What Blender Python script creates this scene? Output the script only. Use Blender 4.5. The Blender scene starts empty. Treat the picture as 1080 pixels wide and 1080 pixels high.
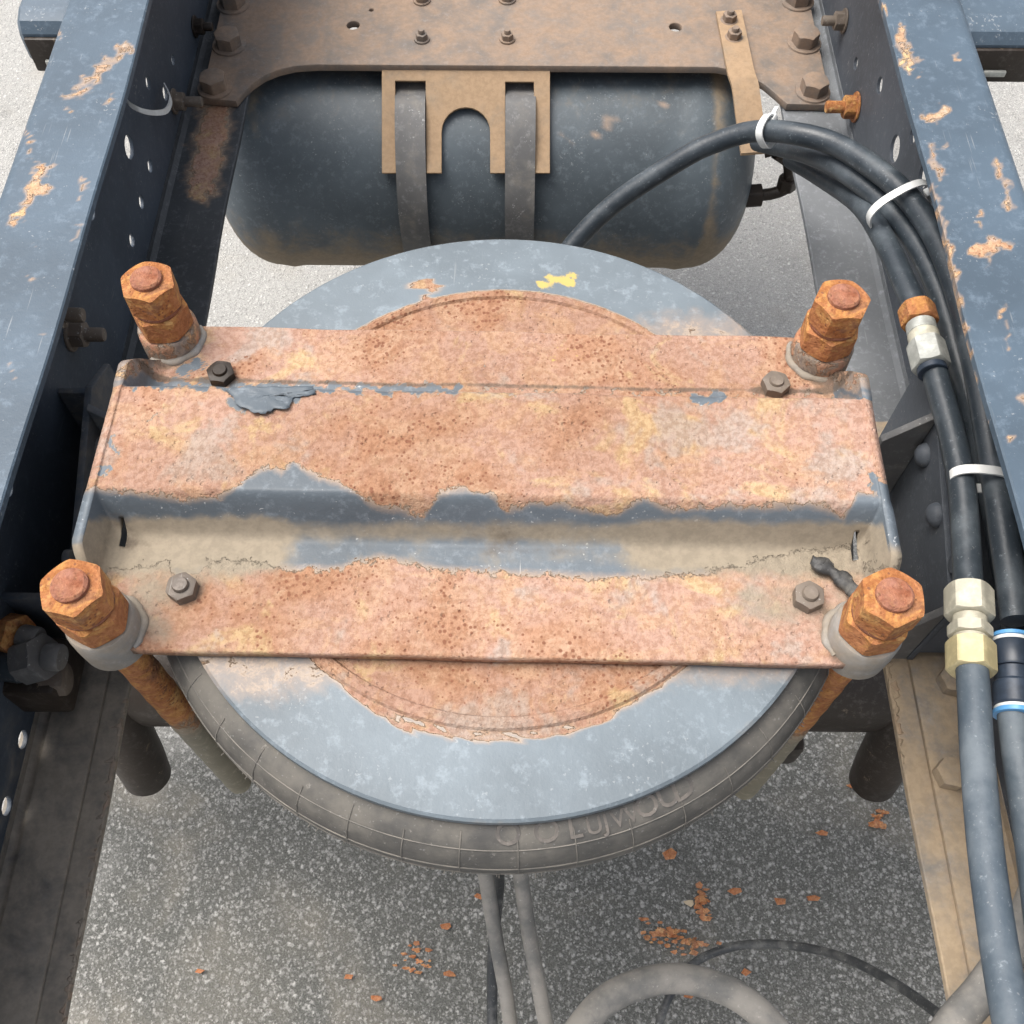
import bpy, math, random
import numpy as np
from mathutils import Vector, Matrix
random.seed(7); np.random.seed(7)
SC = bpy.context.scene
COL = SC.collection
R = math.radians

# ------------------------------------------------------------------ camera
H = 1.62                      # camera height above the ground
PITCH, ROLL, F = R(60.5), R(0.45), 1080.0
_c, _s = math.cos(PITCH), math.sin(PITCH)
FWD = Vector((0, _c, -_s)); UP0 = Vector((0, _s, _c)); RT0 = Vector((1, 0, 0))
RT = RT0*math.cos(ROLL) + UP0*math.sin(ROLL)
UP = UP0*math.cos(ROLL) - RT0*math.sin(ROLL)
CAMPOS = Vector((0, 0, H))
cam = bpy.data.cameras.new('camera'); camo = bpy.data.objects.new('camera', cam); COL.objects.link(camo)
cam.sensor_width = 36; cam.lens = 36.0; cam.clip_start = 0.02; cam.clip_end = 200
m = Matrix.Identity(4)
for i in range(3):
    m[i][0], m[i][1], m[i][2], m[i][3] = RT[i], UP[i], -FWD[i], CAMPOS[i]
camo.matrix_world = m
SC.camera = camo
SC.cycles.max_bounces = 5; SC.cycles.diffuse_bounces = 4

# ------------------------------------------------------------------ light
SUN_DIR = Vector((-0.36, 0.12, 0.92)).normalized()     # towards the sun
w = bpy.data.worlds.new('World'); SC.world = w; w.use_nodes = True
nt = w.node_tree; nt.nodes.clear()
sky = nt.nodes.new('ShaderNodeTexSky'); sky.sky_type = 'NISHITA'; sky.sun_disc = False
sky.sun_elevation = math.asin(SUN_DIR.z); sky.sun_rotation = math.atan2(SUN_DIR.x, SUN_DIR.y)
sky.air_density = 1.0; sky.dust_density = 6.0; sky.ozone_density = 1.0
bg = nt.nodes.new('ShaderNodeBackground'); bg.inputs[1].default_value = 0.15
wo = nt.nodes.new('ShaderNodeOutputWorld')
hs = nt.nodes.new('ShaderNodeHueSaturation'); hs.inputs['Saturation'].default_value = .42    # thin overcast: the blue is mostly veiled
nt.links.new(sky.outputs[0], hs.inputs['Color']); nt.links.new(hs.outputs[0], bg.inputs[0]); nt.links.new(bg.outputs[0], wo.inputs[0])
sun = bpy.data.lights.new('sun', 'SUN'); sun.energy = 1.5; sun.angle = R(42); sun.color = (1, .95, .88)
suno = bpy.data.objects.new('sun', sun); COL.objects.link(suno)
suno.rotation_euler = SUN_DIR.to_track_quat('Z', 'Y').to_euler()
vs = SC.view_settings
vs.view_transform = 'Standard'; vs.look = 'None'; vs.gamma = 1; vs.use_curve_mapping = False
vs.exposure = 0.78

# ------------------------------------------------------------------ pixel helpers
def ray(px, py):
    return RT*((px-540)/F) + UP*((540-py)/F) + FWD
def at_h(px, py, h):            # on the horizontal plane h below the camera
    d = ray(px, py); return CAMPOS + d*(h/-d.z)
def at_x(px, py, X):
    d = ray(px, py); return CAMPOS + d*(X/d.x)
def at_y(px, py, Y):
    d = ray(px, py); return CAMPOS + d*(Y/d.y)
_RT, _UP, _FW = np.array(RT), np.array(UP), np.array(FWD)
def proj(P):
    P = np.asarray(P, float) - np.array(CAMPOS)
    d = np.maximum(P @ _FW, .02)
    return 540 + F*(P @ _RT)/d, 540 - F*(P @ _UP)/d

# ------------------------------------------------------------------ node helper
class NB:
    def __init__(self, name):
        self.m = bpy.data.materials.new(name); self.m.use_nodes = True
        self.t = self.m.node_tree; self.t.nodes.clear()
        self.out = self.n('ShaderNodeOutputMaterial'); self.b = self.n('ShaderNodeBsdfPrincipled')
        self.l(self.b.outputs[0], self.out.inputs[0])
        self.tc = self.n('ShaderNodeTexCoord').outputs['Object']
    def n(self, k): return self.t.nodes.new(k)
    def l(self, a, b): self.t.links.new(a, b)
    def put(self, v, sock):
        if isinstance(v, bpy.types.NodeSocket): self.l(v, sock)
        else: sock.default_value = v
    def noise(self, scale, detail=4, rough=.55, dist=0, vec=None, stretch=None):
        v = vec or self.tc
        if stretch:
            mp = self.n('ShaderNodeMapping'); self.l(v, mp.inputs[0]); mp.inputs['Scale'].default_value = stretch; v = mp.outputs[0]
        x = self.n('ShaderNodeTexNoise'); self.l(v, x.inputs['Vector'])
        x.inputs['Scale'].default_value = scale; x.inputs['Detail'].default_value = detail
        x.inputs['Roughness'].default_value = rough; x.inputs['Distortion'].default_value = dist
        return x.outputs['Fac']
    def voro(self, scale, feat='F1', out='Distance', rand=1):
        x = self.n('ShaderNodeTexVoronoi'); self.l(self.tc, x.inputs['Vector']); x.feature = feat
        x.inputs['Scale'].default_value = scale; x.inputs['Randomness'].default_value = rand
        return x.outputs[out]
    def math(self, op, a, b=0.0, c=0.0, clamp=False):
        x = self.n('ShaderNodeMath'); x.operation = op; x.use_clamp = clamp
        self.put(a, x.inputs[0]); self.put(b, x.inputs[1]); self.put(c, x.inputs[2]); return x.outputs[0]
    def step(self, v, lo, hi, a=0., b=1.):
        x = self.n('ShaderNodeMapRange'); x.interpolation_type = 'SMOOTHSTEP'; self.put(v, x.inputs[0])
        for i, q in enumerate((lo, hi, a, b)): self.put(q, x.inputs[i+1])
        return x.outputs[0]
    def mix(self, f, a, b, mode='MIX'):
        x = self.n('ShaderNodeMix'); x.data_type = 'RGBA'; x.blend_type = mode; x.clamp_factor = True
        self.put(f, x.inputs[0])
        for v, s in ((a, x.inputs[6]), (b, x.inputs[7])):
            self.put((*v, 1) if isinstance(v, tuple) and len(v) == 3 else v, s)
        return x.outputs[2]
    def attr(self, name):
        x = self.n('ShaderNodeAttribute'); x.attribute_name = name; return x.outputs['Fac']
    def bump(self, h, dist, strength=1.0, prev=None):
        x = self.n('ShaderNodeBump'); x.inputs['Strength'].default_value = strength
        x.inputs['Distance'].default_value = dist; self.put(h, x.inputs['Height'])
        if prev: self.l(prev, x.inputs['Normal'])
        return x.outputs[0]
    def set(self, **k):
        for a, v in k.items():
            s = self.b.inputs[a.replace('_', ' ')]
            self.put((*v, 1) if isinstance(v, tuple) and len(v) == 3 else v, s)
        return self.m

def rust_colour(nb, tone, k=1.):
    """layered corroded steel: returns colour socket and height socket"""
    ora, pink, peach, yel, gry = tone
    big = nb.noise(13*k, 3, .55, .4); mid = nb.noise(36*k, 4, .65, .8); fine = nb.noise(240, 3, .7)
    c = nb.mix(nb.step(big, .36, .54), ora, pink)
    c = nb.mix(nb.step(mid, .44, .62), c, peach)
    c = nb.mix(nb.math('MULTIPLY', nb.step(nb.noise(17*k, 4, .7, .6), .54, .66), .85), c, yel)
    c = nb.mix(nb.math('MULTIPLY', nb.step(nb.noise(14*k, 4, .7, .3), .55, .65), .8), c, gry)
    c = nb.mix(nb.step(fine, .36, .62), nb.mix(1.0, c, (.76, .69, .64), 'MULTIPLY'), c)
    c = nb.mix(nb.step(nb.noise(5*k, 2, .5), .38, .62), nb.mix(1.0, c, (.84, .80, .75), 'MULTIPLY'), c)
    clus = nb.math('MULTIPLY', big, 1.5)
    pit = nb.step(nb.math('ADD', nb.voro(235), clus), .77, .92)
    c = nb.mix(nb.math('MULTIPLY', nb.math('SUBTRACT', 1, pit), .85), c, (.17, .065, .035))
    blot = nb.step(nb.math('ADD', mid, nb.math('MULTIPLY', fine, .5)), .58, .50)
    c = nb.mix(nb.math('MULTIPLY', nb.math('MULTIPLY', blot, nb.step(big, .52, .42)), .45), c, tuple(x*.66 for x in ora))
    h = nb.math('ADD', nb.math('MULTIPLY', fine, .5), nb.math('ADD', nb.math('MULTIPLY', pit, .6), nb.math('MULTIPLY', mid, 1.1)))
    return c, h
TONE = ((.375, .210, .130), (.395, .252, .192), (.425, .272, .182), (.465, .340, .190), (.365, .298, .256))
TONE_RAIL = ((.43, .255, .15), (.44, .31, .22), (.50, .34, .20), (.52, .41, .22), (.40, .34, .28))
TONE_BOLT = ((.36, .14, .045), (.42, .18, .075), (.50, .245, .08), (.56, .34, .13), (.24, .11, .06))

def painted_steel(name, paint, rust_bias=0., rust_amp=.55, dust_bias=0., dust_col=(.36, .28, .20), tone=TONE, scr=.5, rough=.5, chalk=.5, rscale=45, rear=0., freq=1.):
    nb = NB(name)
    # paint with chalky fading and light scuffs
    p = nb.mix(nb.step(nb.noise(7, 4, .6), .35, .7), tuple(x*.82 for x in paint), tuple(min(1, x*1.18) for x in paint))
    p = nb.mix(nb.math('MULTIPLY', nb.step(nb.noise(95, 4, .75), .50, .72), chalk), p, tuple(min(1, x*1.7+.05) for x in paint))
    spk = nb.step(nb.math('ADD', nb.noise(330, 2, .6), nb.math('MULTIPLY', nb.noise(26, 3, .6), .55)), .975, 1.03)
    p = nb.mix(nb.math('MULTIPLY', spk, scr), p, (.60, .61, .60))
    for rz, sx_ in ((.5, .030), (-.35, .022)):
        mp = nb.n('ShaderNodeMapping'); nb.l(nb.tc, mp.inputs[0]); mp.inputs['Rotation'].default_value = (0, 0, rz); mp.inputs['Scale'].default_value = (1, sx_*2, 1)
        sc1 = nb.step(nb.noise(380, 1, .5, 0, vec=mp.outputs[0]), .73, .80)
        p = nb.mix(nb.math('MULTIPLY', nb.math('MULTIPLY', sc1, nb.step(nb.noise(9, 2), .48, .60)), scr*.8), p, (.55, .55, .53))
    rc, rh = rust_colour(nb, tone, freq)
    n1 = nb.noise(rscale, 6, .76, .4)
    e = nb.math('ADD', nb.math('ADD', nb.attr('rust'), rust_bias), nb.math('MULTIPLY', nb.math('SUBTRACT', n1, .5), rust_amp*2))
    rm = nb.step(e, .47, .53)
    fringe = nb.math('MULTIPLY', nb.step(e, .38, .47), nb.step(e, .64, .52))
    halo = nb.step(nb.math('ADD', nb.attr('rust'), nb.math('MULTIPLY', nb.math('SUBTRACT', n1, .5), .5)), .12, .60)
    p = nb.mix(nb.math('MULTIPLY', halo, .65), p, (.40, .275, .185))
    col = nb.mix(rm, p, rc)
    edge = nb.math('MULTIPLY', nb.step(e, .485, .52), nb.step(e, .60, .535))  # dark line painted in for the paint lip's shadow and the rust core
    col = nb.mix(nb.math('MULTIPLY', edge, .55), col, (.20, .095, .05))
    col = nb.mix(nb.math('MULTIPLY', fringe, .25), col, (.54, .42, .29))
    yel = nb.step(nb.math('ADD', nb.attr('yellow'), nb.math('MULTIPLY', nb.math('SUBTRACT', nb.noise(110, 4, .75), .5), 1.7)), .45, .80)
    col = nb.mix(yel, col, (.44, .335, .10))
    dn = nb.math('ADD', nb.math('ADD', nb.attr('dust'), dust_bias), nb.math('MULTIPLY', nb.math('SUBTRACT', nb.noise(28, 4, .68, .3), .5), .9))
    if rear:
        sxyz = nb.n('ShaderNodeSeparateXYZ'); nb.l(nb.tc, sxyz.inputs[0]); dn = nb.math('ADD', dn, nb.math('MULTIPLY', nb.step(sxyz.outputs['Y'], .55, .20), rear))
    dm = nb.step(dn, .25, .75)
    dcol = nb.mix(nb.step(nb.noise(140, 3, .7), .35, .65), tuple(x*.84 for x in dust_col), dust_col)
    col = nb.mix(dm, col, dcol)
    gm = nb.step(nb.math('ADD', nb.attr('darkening'), nb.math('MULTIPLY', nb.math('SUBTRACT', nb.noise(55, 4, .7), .5), .9)), .30, .70)
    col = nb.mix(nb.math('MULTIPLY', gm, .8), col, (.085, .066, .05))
    rgh = nb.math('ADD', rough, nb.math('MULTIPLY', nb.math('MAXIMUM', rm, dm), .9-rough))
    hh = nb.math('ADD', nb.math('MULTIPLY', nb.noise(170, 3, .7), nb.math('MULTIPLY_ADD', rm, 1.3, .25)), nb.math('MULTIPLY', rm, -.5))
    hh = nb.math('ADD', hh, nb.math('MULTIPLY', nb.math('MULTIPLY', nb.step(nb.math('ADD', nb.voro(190), nb.math('MULTIPLY', nb.noise(21, 2), .9)), .36, .66), rm), .8))
    b2 = nb.bump(hh, .0013, 1.0)
    nb.set(Base_Color=col, Roughness=rgh, Normal=b2)
    nb.b.inputs['Specular IOR Level'].default_value = .4
    return nb.m

BLUE = (.125, .165, .22)
M = {}
M['bracket'] = painted_steel('bracket_paint', (.098, .118, .136), dust_col=(.275, .232, .172), rust_amp=.85, rscale=95)
M['disc'] = painted_steel('plate_paint', (.132, .160, .180), chalk=.42, scr=.15, rust_amp=.36, rscale=70)
M['rail'] = painted_steel('rail_paint', (.064, .093, .124), chalk=.45, scr=.24, tone=TONE_RAIL, rust_amp=.75, rscale=85, rust_bias=-.06)
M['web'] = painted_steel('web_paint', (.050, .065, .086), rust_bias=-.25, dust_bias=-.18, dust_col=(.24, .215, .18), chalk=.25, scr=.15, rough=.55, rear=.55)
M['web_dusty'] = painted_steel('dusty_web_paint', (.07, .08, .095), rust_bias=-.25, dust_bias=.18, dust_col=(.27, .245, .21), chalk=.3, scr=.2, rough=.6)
M['dusty'] = painted_steel('dusty_steel', (.16, .17, .18), dust_bias=.62, dust_col=(.40, .31, .21), rust_bias=-.05, scr=.2)
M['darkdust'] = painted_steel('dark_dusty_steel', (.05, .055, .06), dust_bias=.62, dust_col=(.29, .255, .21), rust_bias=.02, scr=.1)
M['cross'] = painted_steel('crossmember_dust', (.14, .13, .12), dust_bias=.55, dust_col=(.285, .203, .145), rust_bias=.0, scr=.1)
M['tank'] = painted_steel('tank_paint', (.072, .090, .104), dust_bias=.05, dust_col=(.235, .19, .135), rust_bias=-.12, rust_amp=.5, chalk=.4, scr=.2, rough=.5)
M['saddle'] = painted_steel('saddle_dust', (.2, .17, .13), dust_bias=.7, dust_col=(.36, .25, .155), scr=.0)
M['strap'] = painted_steel('strap_dust', (.11, .11, .11), dust_bias=.3, dust_col=(.27, .24, .195), scr=.3)
M['bolt'] = painted_steel('bolt_rust', (.3, .2, .1), rust_bias=1.0, tone=TONE_BOLT, freq=2.0)
M['boltend'] = painted_steel('bolt_end_rust', (.3, .2, .1), rust_bias=1.0, tone=((.28, .10, .05), (.31, .14, .095), (.37, .17, .10), (.42, .25, .14), (.17, .08, .06)), freq=3.)
M['shank'] = painted_steel('shank_rust', (.2, .18, .13), rust_bias=.05, rust_amp=.5, tone=TONE_BOLT, freq=2.0, dust_bias=.1, dust_col=(.30, .225, .12))
M['collar'] = painted_steel('collar_steel', (.22, .22, .215), rust_bias=.2, dust_bias=.55, dust_col=(.265, .222, .17), scr=.1)
M['collar_rust'] = painted_steel('collar_rust', (.16, .13, .11), rust_bias=.5, dust_bias=.1, dust_col=(.33, .25, .18), tone=((.36, .14, .07), (.40, .20, .14), (.44, .22, .12), (.5, .3, .14), (.34, .26, .22)))
M['smallbolt'] = painted_steel('small_bolt_steel', (.13, .105, .085), rust_bias=.25, dust_bias=.38, dust_col=(.20, .165, .125), tone=TONE_BOLT)
M['axle'] = painted_steel('axle_rust', (.022, .015, .010), rust_bias=.25, dust_bias=.0, dust_col=(.05, .034, .022), tone=((.06, .03, .018), (.07, .035, .02), (.08, .04, .02), (.09, .045, .02), (.05, .035, .025)), scr=0)

def rubber(name, col, dust=(.30, .26, .21), amount=.0, rough=.55, scale=30):
    nb = NB(name)
    d = nb.step(nb.math('ADD', nb.noise(scale, 6, .65), amount), .42, .78)
    c = nb.mix(nb.math('MULTIPLY', d, .8), col, dust)
    c = nb.mix(nb.math('MULTIPLY', nb.step(nb.noise(180, 5, .7), .6, .72), .5), c, tuple(min(1, x*1.5+.06) for x in dust))
    c = nb.mix(nb.math('MULTIPLY', nb.step(nb.noise(420, 2, .6), .66, .74), .25), c, (.40, .40, .39))
    return nb.set(Base_Color=c, Roughness=nb.math('ADD', rough, nb.math('MULTIPLY', d, .25)), Normal=nb.bump(nb.noise(160, 5, .65), .0005, .7))
M['bellows'] = rubber('bellows_rubber', (.058, .056, .052), (.165, .152, .13), .10, .6, 22)
M['rib'] = rubber('rib_rubber', (.10, .095, .085), (.23, .21, .18), .1, .65, 40)
M['letter'] = rubber('letter_rubber', (.075, .068, .062), (.175, .155, .135), .1, .6, 60)
M['hose'] = rubber('hose_black', (.026, .034, .042), (.105, .125, .14), .0, .36, 18)
M['hose_blue'] = rubber('hose_faded', (.06, .08, .10), (.14, .165, .185), .05, .45, 25)
M['hose_dusty'] = rubber('hose_dusty', (.13, .13, .125), (.31, .29, .26), .12, .6, 25)
M['cable'] = rubber('cable_black', (.03, .033, .036), (.22, .22, .21), -.02, .5, 40)
def plain(name, col, rough=.4, metal=0., var=.25, scale=60):
    nb = NB(name)
    c = nb.mix(nb.step(nb.noise(scale, 6, .7), .4, .7), tuple(x*(1-var) for x in col), col)
    return nb.set(Base_Color=c, Roughness=rough, Metallic=metal, Normal=nb.bump(nb.noise(200, 4), .0003, .4))
M['tie'] = plain('tie_nylon', (.74, .75, .73), .45, 0, .15)
M['zinc'] = plain('zinc_plating', (.50, .51, .47), .4, .25, .35, 90)
M['ivory'] = plain('ivory_plating', (.58, .55, .44), .45, .15, .3, 90)
M['brass'] = plain('yellow_plating', (.62, .53, .30), .42, .2, .25, 90)
M['connector'] = plain('connector_plastic', (.035, .05, .075), .4, 0, .4)
M['collar_blue'] = plain('collar_blue_plastic', (.12, .36, .68), .35, 0, .2)
M['scrap'] = rubber('scrap_rubber', (.03, .03, .03), (.16, .15, .13), .0, .55, 60)
M['flake'] = painted_steel('flake_rust', (.3, .2, .1), rust_bias=1, freq=4, tone=((.40, .15, .06), (.42, .20, .11), (.50, .26, .12), (.56, .37, .20), (.24, .11, .06)))
M['flake_pale'] = plain('flake_pale', (.62, .50, .34), .8)

def ground_mat():
    nb = NB('exposed_aggregate')
    base_vec = nb.tc
    wn = nb.n('ShaderNodeTexNoise'); nb.l(nb.tc, wn.inputs['Vector']); wn.inputs['Scale'].default_value = 260; wn.inputs['Detail'].default_value = 1
    wa = nb.n('ShaderNodeVectorMath'); wa.operation = 'MULTIPLY_ADD'; nb.l(wn.outputs['Color'], wa.inputs[0]); wa.inputs[1].default_value = (.006,)*3; nb.l(nb.tc, wa.inputs[2])
    nb.tc = wa.outputs[0]
    def grains(scale, lo, hi):
        x = nb.n('ShaderNodeTexVoronoi'); nb.l(nb.tc, x.inputs['Vector']); x.inputs['Scale'].default_value = scale
        sp = nb.n('ShaderNodeSeparateColor'); nb.l(x.outputs['Color'], sp.inputs[0])
        return nb.math('MULTIPLY', nb.step(x.outputs['Distance'], .62, .12), nb.step(sp.outputs[2], lo, hi)), sp.outputs[0]
    g1, v1 = grains(132, .28, .60); g2, v2 = grains(250, .22, .6)
    nb.tc = base_vec
    sa = nb.attr('shade_stain'); wv = nb.noise(3.2, 4, .6, .5)  # mask for the painted shade and staining
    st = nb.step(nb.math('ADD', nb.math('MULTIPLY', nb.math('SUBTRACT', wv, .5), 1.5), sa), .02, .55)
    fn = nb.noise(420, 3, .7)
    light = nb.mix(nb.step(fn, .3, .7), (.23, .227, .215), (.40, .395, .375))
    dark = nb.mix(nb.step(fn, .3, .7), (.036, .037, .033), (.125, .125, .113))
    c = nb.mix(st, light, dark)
    c = nb.mix(nb.math('MULTIPLY', g2, nb.step(st, 0, 1, .75, .52)), c, nb.mix(v2, (.20, .198, .19), (.56, .55, .52)))
    c = nb.mix(nb.math('MULTIPLY', g1, nb.step(st, 0, 1, .85, .60)), c, nb.mix(v1, (.24, .236, .226), (.62, .61, .58)))
    c = nb.mix(nb.math('MULTIPLY', nb.step(nb.noise(4, 4, .6, .4), .50, .72), .3), c, (.30, .265, .21))
    h = nb.math('ADD', nb.math('MULTIPLY', g1, .7), nb.math('MULTIPLY', g2, .4))
    return nb.set(Base_Color=c, Roughness=.85, Normal=nb.bump(h, .003, .8))
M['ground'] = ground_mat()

# ------------------------------------------------------------------ mesh helpers
def empty(name, loc, label=None, cat=None, group=None, kind=None):
    o = bpy.data.objects.new(name, None); COL.objects.link(o); o.location = loc; o.empty_display_size = .05
    return tag(o, label, cat, group, kind)
def tag(o, label=None, cat=None, group=None, kind=None):
    for k, v in (('label', label), ('category', cat), ('group', group), ('kind', kind)):
        if v: o[k] = v
    return o
def wloc(p):
    v = Vector((0, 0, 0))
    while p: v += p.location; p = p.parent
    return v
def obj(name, verts, faces, mat, parent=None, smooth=True, attrs=None, base=None, angle=40):
    """verts in world space; the object's origin goes to its parent or to `base`"""
    V = np.asarray(verts, float).reshape(-1, 3)
    off = np.array(wloc(parent)) if parent else np.array(base if base is not None else (V.mean(0)[0], V.mean(0)[1], V[:, 2].min()))
    me = bpy.data.meshes.new(name); me.from_pydata((V-off).tolist(), [], [tuple(int(i) for i in f) for f in faces])
    if attrs:
        for k, a in attrs.items():
            at = me.attributes.new(k, 'FLOAT', 'POINT'); at.data.foreach_set('value', np.asarray(a, np.float32))
    me.materials.append(M[mat] if isinstance(mat, str) else mat)
    if smooth:
        me.polygons.foreach_set('use_smooth', [True]*len(me.polygons)); me.set_sharp_from_angle(angle=R(angle))
    o = bpy.data.objects.new(name, me); COL.objects.link(o)
    if parent: o.parent = parent
    else: o.location = off
    return o
def join(*parts):
    V, Fc = [], []
    for v, f in parts:
        n = len(V); V.extend([tuple(x) for x in v]); Fc.extend([tuple(i+n for i in q) for q in f])
    return V, Fc
def frame(axis):
    a = Vector(axis).normalized(); t = Vector((0, 0, 1)) if abs(a.z) < .9 else Vector((1, 0, 0))
    u = a.cross(t).normalized(); return a, u, a.cross(u)
def lathe(profile, org=(0, 0, 0), axis=(0, 0, 1), seg=32, closed=False, ang=None):
    """profile: (r, t) pairs along axis"""
    a, u, v = frame(axis); org = Vector(org); V, Fc = [], []
    full = ang is None; A = [2*math.pi*i/seg for i in range(seg)] if full else [ang[0]+(ang[1]-ang[0])*i/seg for i in range(seg+1)]
    for r, t in profile:
        for q in A: V.append(org + a*t + u*(r*math.cos(q)) + v*(r*math.sin(q)))
    n = len(A); P = len(profile)
    for j in range(P if closed else P-1):
        k = (j+1) % P
        for i in range(n if full else n-1):
            i2 = (i+1) % n; Fc.append((j*n+i, j*n+i2, k*n+i2, k*n+i))
    if full and not closed:
        Fc.append(tuple(range(n-1, -1, -1))); Fc.append(tuple((P-1)*n+i for i in range(n)))
    return V, Fc
def spline(pts, n=12):
    P = [Vector(p) for p in pts]; P = [2*P[0]-P[1]] + P + [2*P[-1]-P[-2]]; out = []
    for i in range(1, len(P)-2):
        for k in range(n):
            t = k/n; a, b, c, d = P[i-1:i+3]
            out.append(.5*((2*b) + (c-a)*t + (2*a-5*b+4*c-d)*t*t + (3*b-a-3*c+d)*t**3))
    out.append(P[-2]); return out
def tube(path, r, seg=16, caps=True):
    V, Fc = [], []; T = [(path[min(i+1, len(path)-1)]-path[max(i-1, 0)]).normalized() for i in range(len(path))]
    _, u, _ = frame(T[0])
    for i, p in enumerate(path):
        u = (u - T[i]*u.dot(T[i])).normalized(); v = T[i].cross(u); rr = r[i] if isinstance(r, (list, tuple)) else r
        for k in range(seg):
            q = 2*math.pi*k/seg; V.append(p + u*(rr*math.cos(q)) + v*(rr*math.sin(q)))
    for i in range(len(path)-1):
        for k in range(seg):
            k2 = (k+1) % seg; Fc.append((i*seg+k, i*seg+k2, (i+1)*seg+k2, (i+1)*seg+k))
    if caps: Fc.append(tuple(range(seg-1, -1, -1))); Fc.append(tuple((len(path)-1)*seg+k for k in range(seg)))
    return V, Fc
def hexnut(org, axis, af, h, bore=0., rot=0., sides=6, both=False):
    """hex prism with the chamfered top (and bottom) of a real nut, from org along axis"""
    a, u, v = frame(axis); org = Vector(org); seg = sides*8; V, Fc = [], []
    rh = lambda q: (af/2)/math.cos(((q-rot) % (2*math.pi/sides))-math.pi/sides)
    A = [2*math.pi*i/seg for i in range(seg)]
    ch = lambda q: max(0, rh(q)-af/2*.97)*.62
    rings = []
    if both: rings += [[(bore or af*.1, 0)]*seg, [(af/2*.96, 0)]*seg, [(rh(q), ch(q)) for q in A]]
    else: rings += [[(rh(q), 0) for q in A]]
    rings += [[(rh(q), h-ch(q)) for q in A], [(af/2*.96, h)]*seg, [(bore or af*.1, h)]*seg]
    for rg in rings:
        for q, (r, t) in zip(A, rg): V.append(org + a*t + u*(r*math.cos(q)) + v*(r*math.sin(q)))
    for j in range(len(rings)-1):
        for i in range(seg): i2 = (i+1) % seg; Fc.append((j*seg+i, j*seg+i2, (j+1)*seg+i2, (j+1)*seg+i))
    Fc.append(tuple(range(seg-1, -1, -1))); Fc.append(tuple((len(rings)-1)*seg+i for i in range(seg)))
    return V, Fc
def box(c, s, rx=None, bev=.0):
    """box with chamfered edges; rx = (u, v, w) axes"""
    ax = rx or (Vector((1, 0, 0)), Vector((0, 1, 0)), Vector((0, 0, 1))); c = Vector(c)
    import bmesh
    bm = bmesh.new(); bmesh.ops.create_cube(bm, size=1)
    for v in bm.verts: v.co = Vector((v.co.x*s[0], v.co.y*s[1], v.co.z*s[2]))
    if bev: bmesh.ops.bevel(bm, geom=bm.edges[:], offset=bev, segments=2, affect='EDGES', profile=.5)
    bm.verts.index_update()
    V = [c + ax[0]*v.co.x + ax[1]*v.co.y + ax[2]*v.co.z for v in bm.verts]; Fc = [tuple(v.index for v in f.verts) for f in bm.faces]
    bm.free(); return V, Fc
def arc(cx, cy, r, a0, a1, n=10, ry=None):
    return [(cx + r*math.cos(R(a0+(a1-a0)*i/n)), cy + (ry or r)*math.sin(R(a0+(a1-a0)*i/n))) for i in range(n+1)]
def plate(outline, holes, th, O, U, V_, bev=.0008):
    """flat plate with real openings: 2-D outlines in the frame O + U*x + V*y, thickness along U x V (centred)"""
    cu = bpy.data.curves.new('tmp', 'CURVE'); cu.dimensions = '2D'; cu.fill_mode = 'BOTH'; cu.extrude = max(th/2-bev, .0001); cu.bevel_depth = bev; cu.bevel_resolution = 1
    cu.offset = -bev
    for loop in [outline]+list(holes):
        sp = cu.splines.new('POLY'); sp.points.add(len(loop)-1); sp.use_cyclic_u = True
        for p, q in zip(sp.points, loop): p.co = (q[0], q[1], 0, 1)
    o = bpy.data.objects.new('tmp', cu); COL.objects.link(o)
    dg = bpy.context.evaluated_depsgraph_get(); dg.update()
    me = bpy.data.meshes.new_from_object(o.evaluated_get(dg))
    U, V_, O = Vector(U), Vector(V_), Vector(O); W = U.cross(V_)
    vs_ = [O + U*v.co.x + V_*v.co.y + W*v.co.z for v in me.vertices]; fs = [tuple(p.vertices) for p in me.polygons]
    bpy.data.objects.remove(o); bpy.data.curves.remove(cu); bpy.data.meshes.remove(me)
    return vs_, fs
def band(c, d, s, a, b, width, th, n=48):
    """flat strap loop round a bundle: plane normal d, half-axes a along s and b across"""
    d = Vector(d).normalized(); s = Vector(s); s = (s-d*s.dot(d)).normalized(); t = d.cross(s); c = Vector(c); V, Fc = [], []
    for i in range(n):
        q = 2*math.pi*i/n; cc, ss = math.cos(q), math.sin(q)
        k = (abs(cc)**2.6+abs(ss)**2.6)**(-1/2.6)
        for rr, ww in ((0, -.5), (th, -.5), (th, .5), (0, .5)):
            V.append(c + s*((a+rr)*cc*k) + t*((b+rr)*ss*k) + d*(ww*width))
    for i in range(n):
        j = (i+1) % n
        for k in range(4): k2 = (k+1) % 4; Fc.append((i*4+k, j*4+k, j*4+k2, i*4+k2))
    return V, Fc
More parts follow.
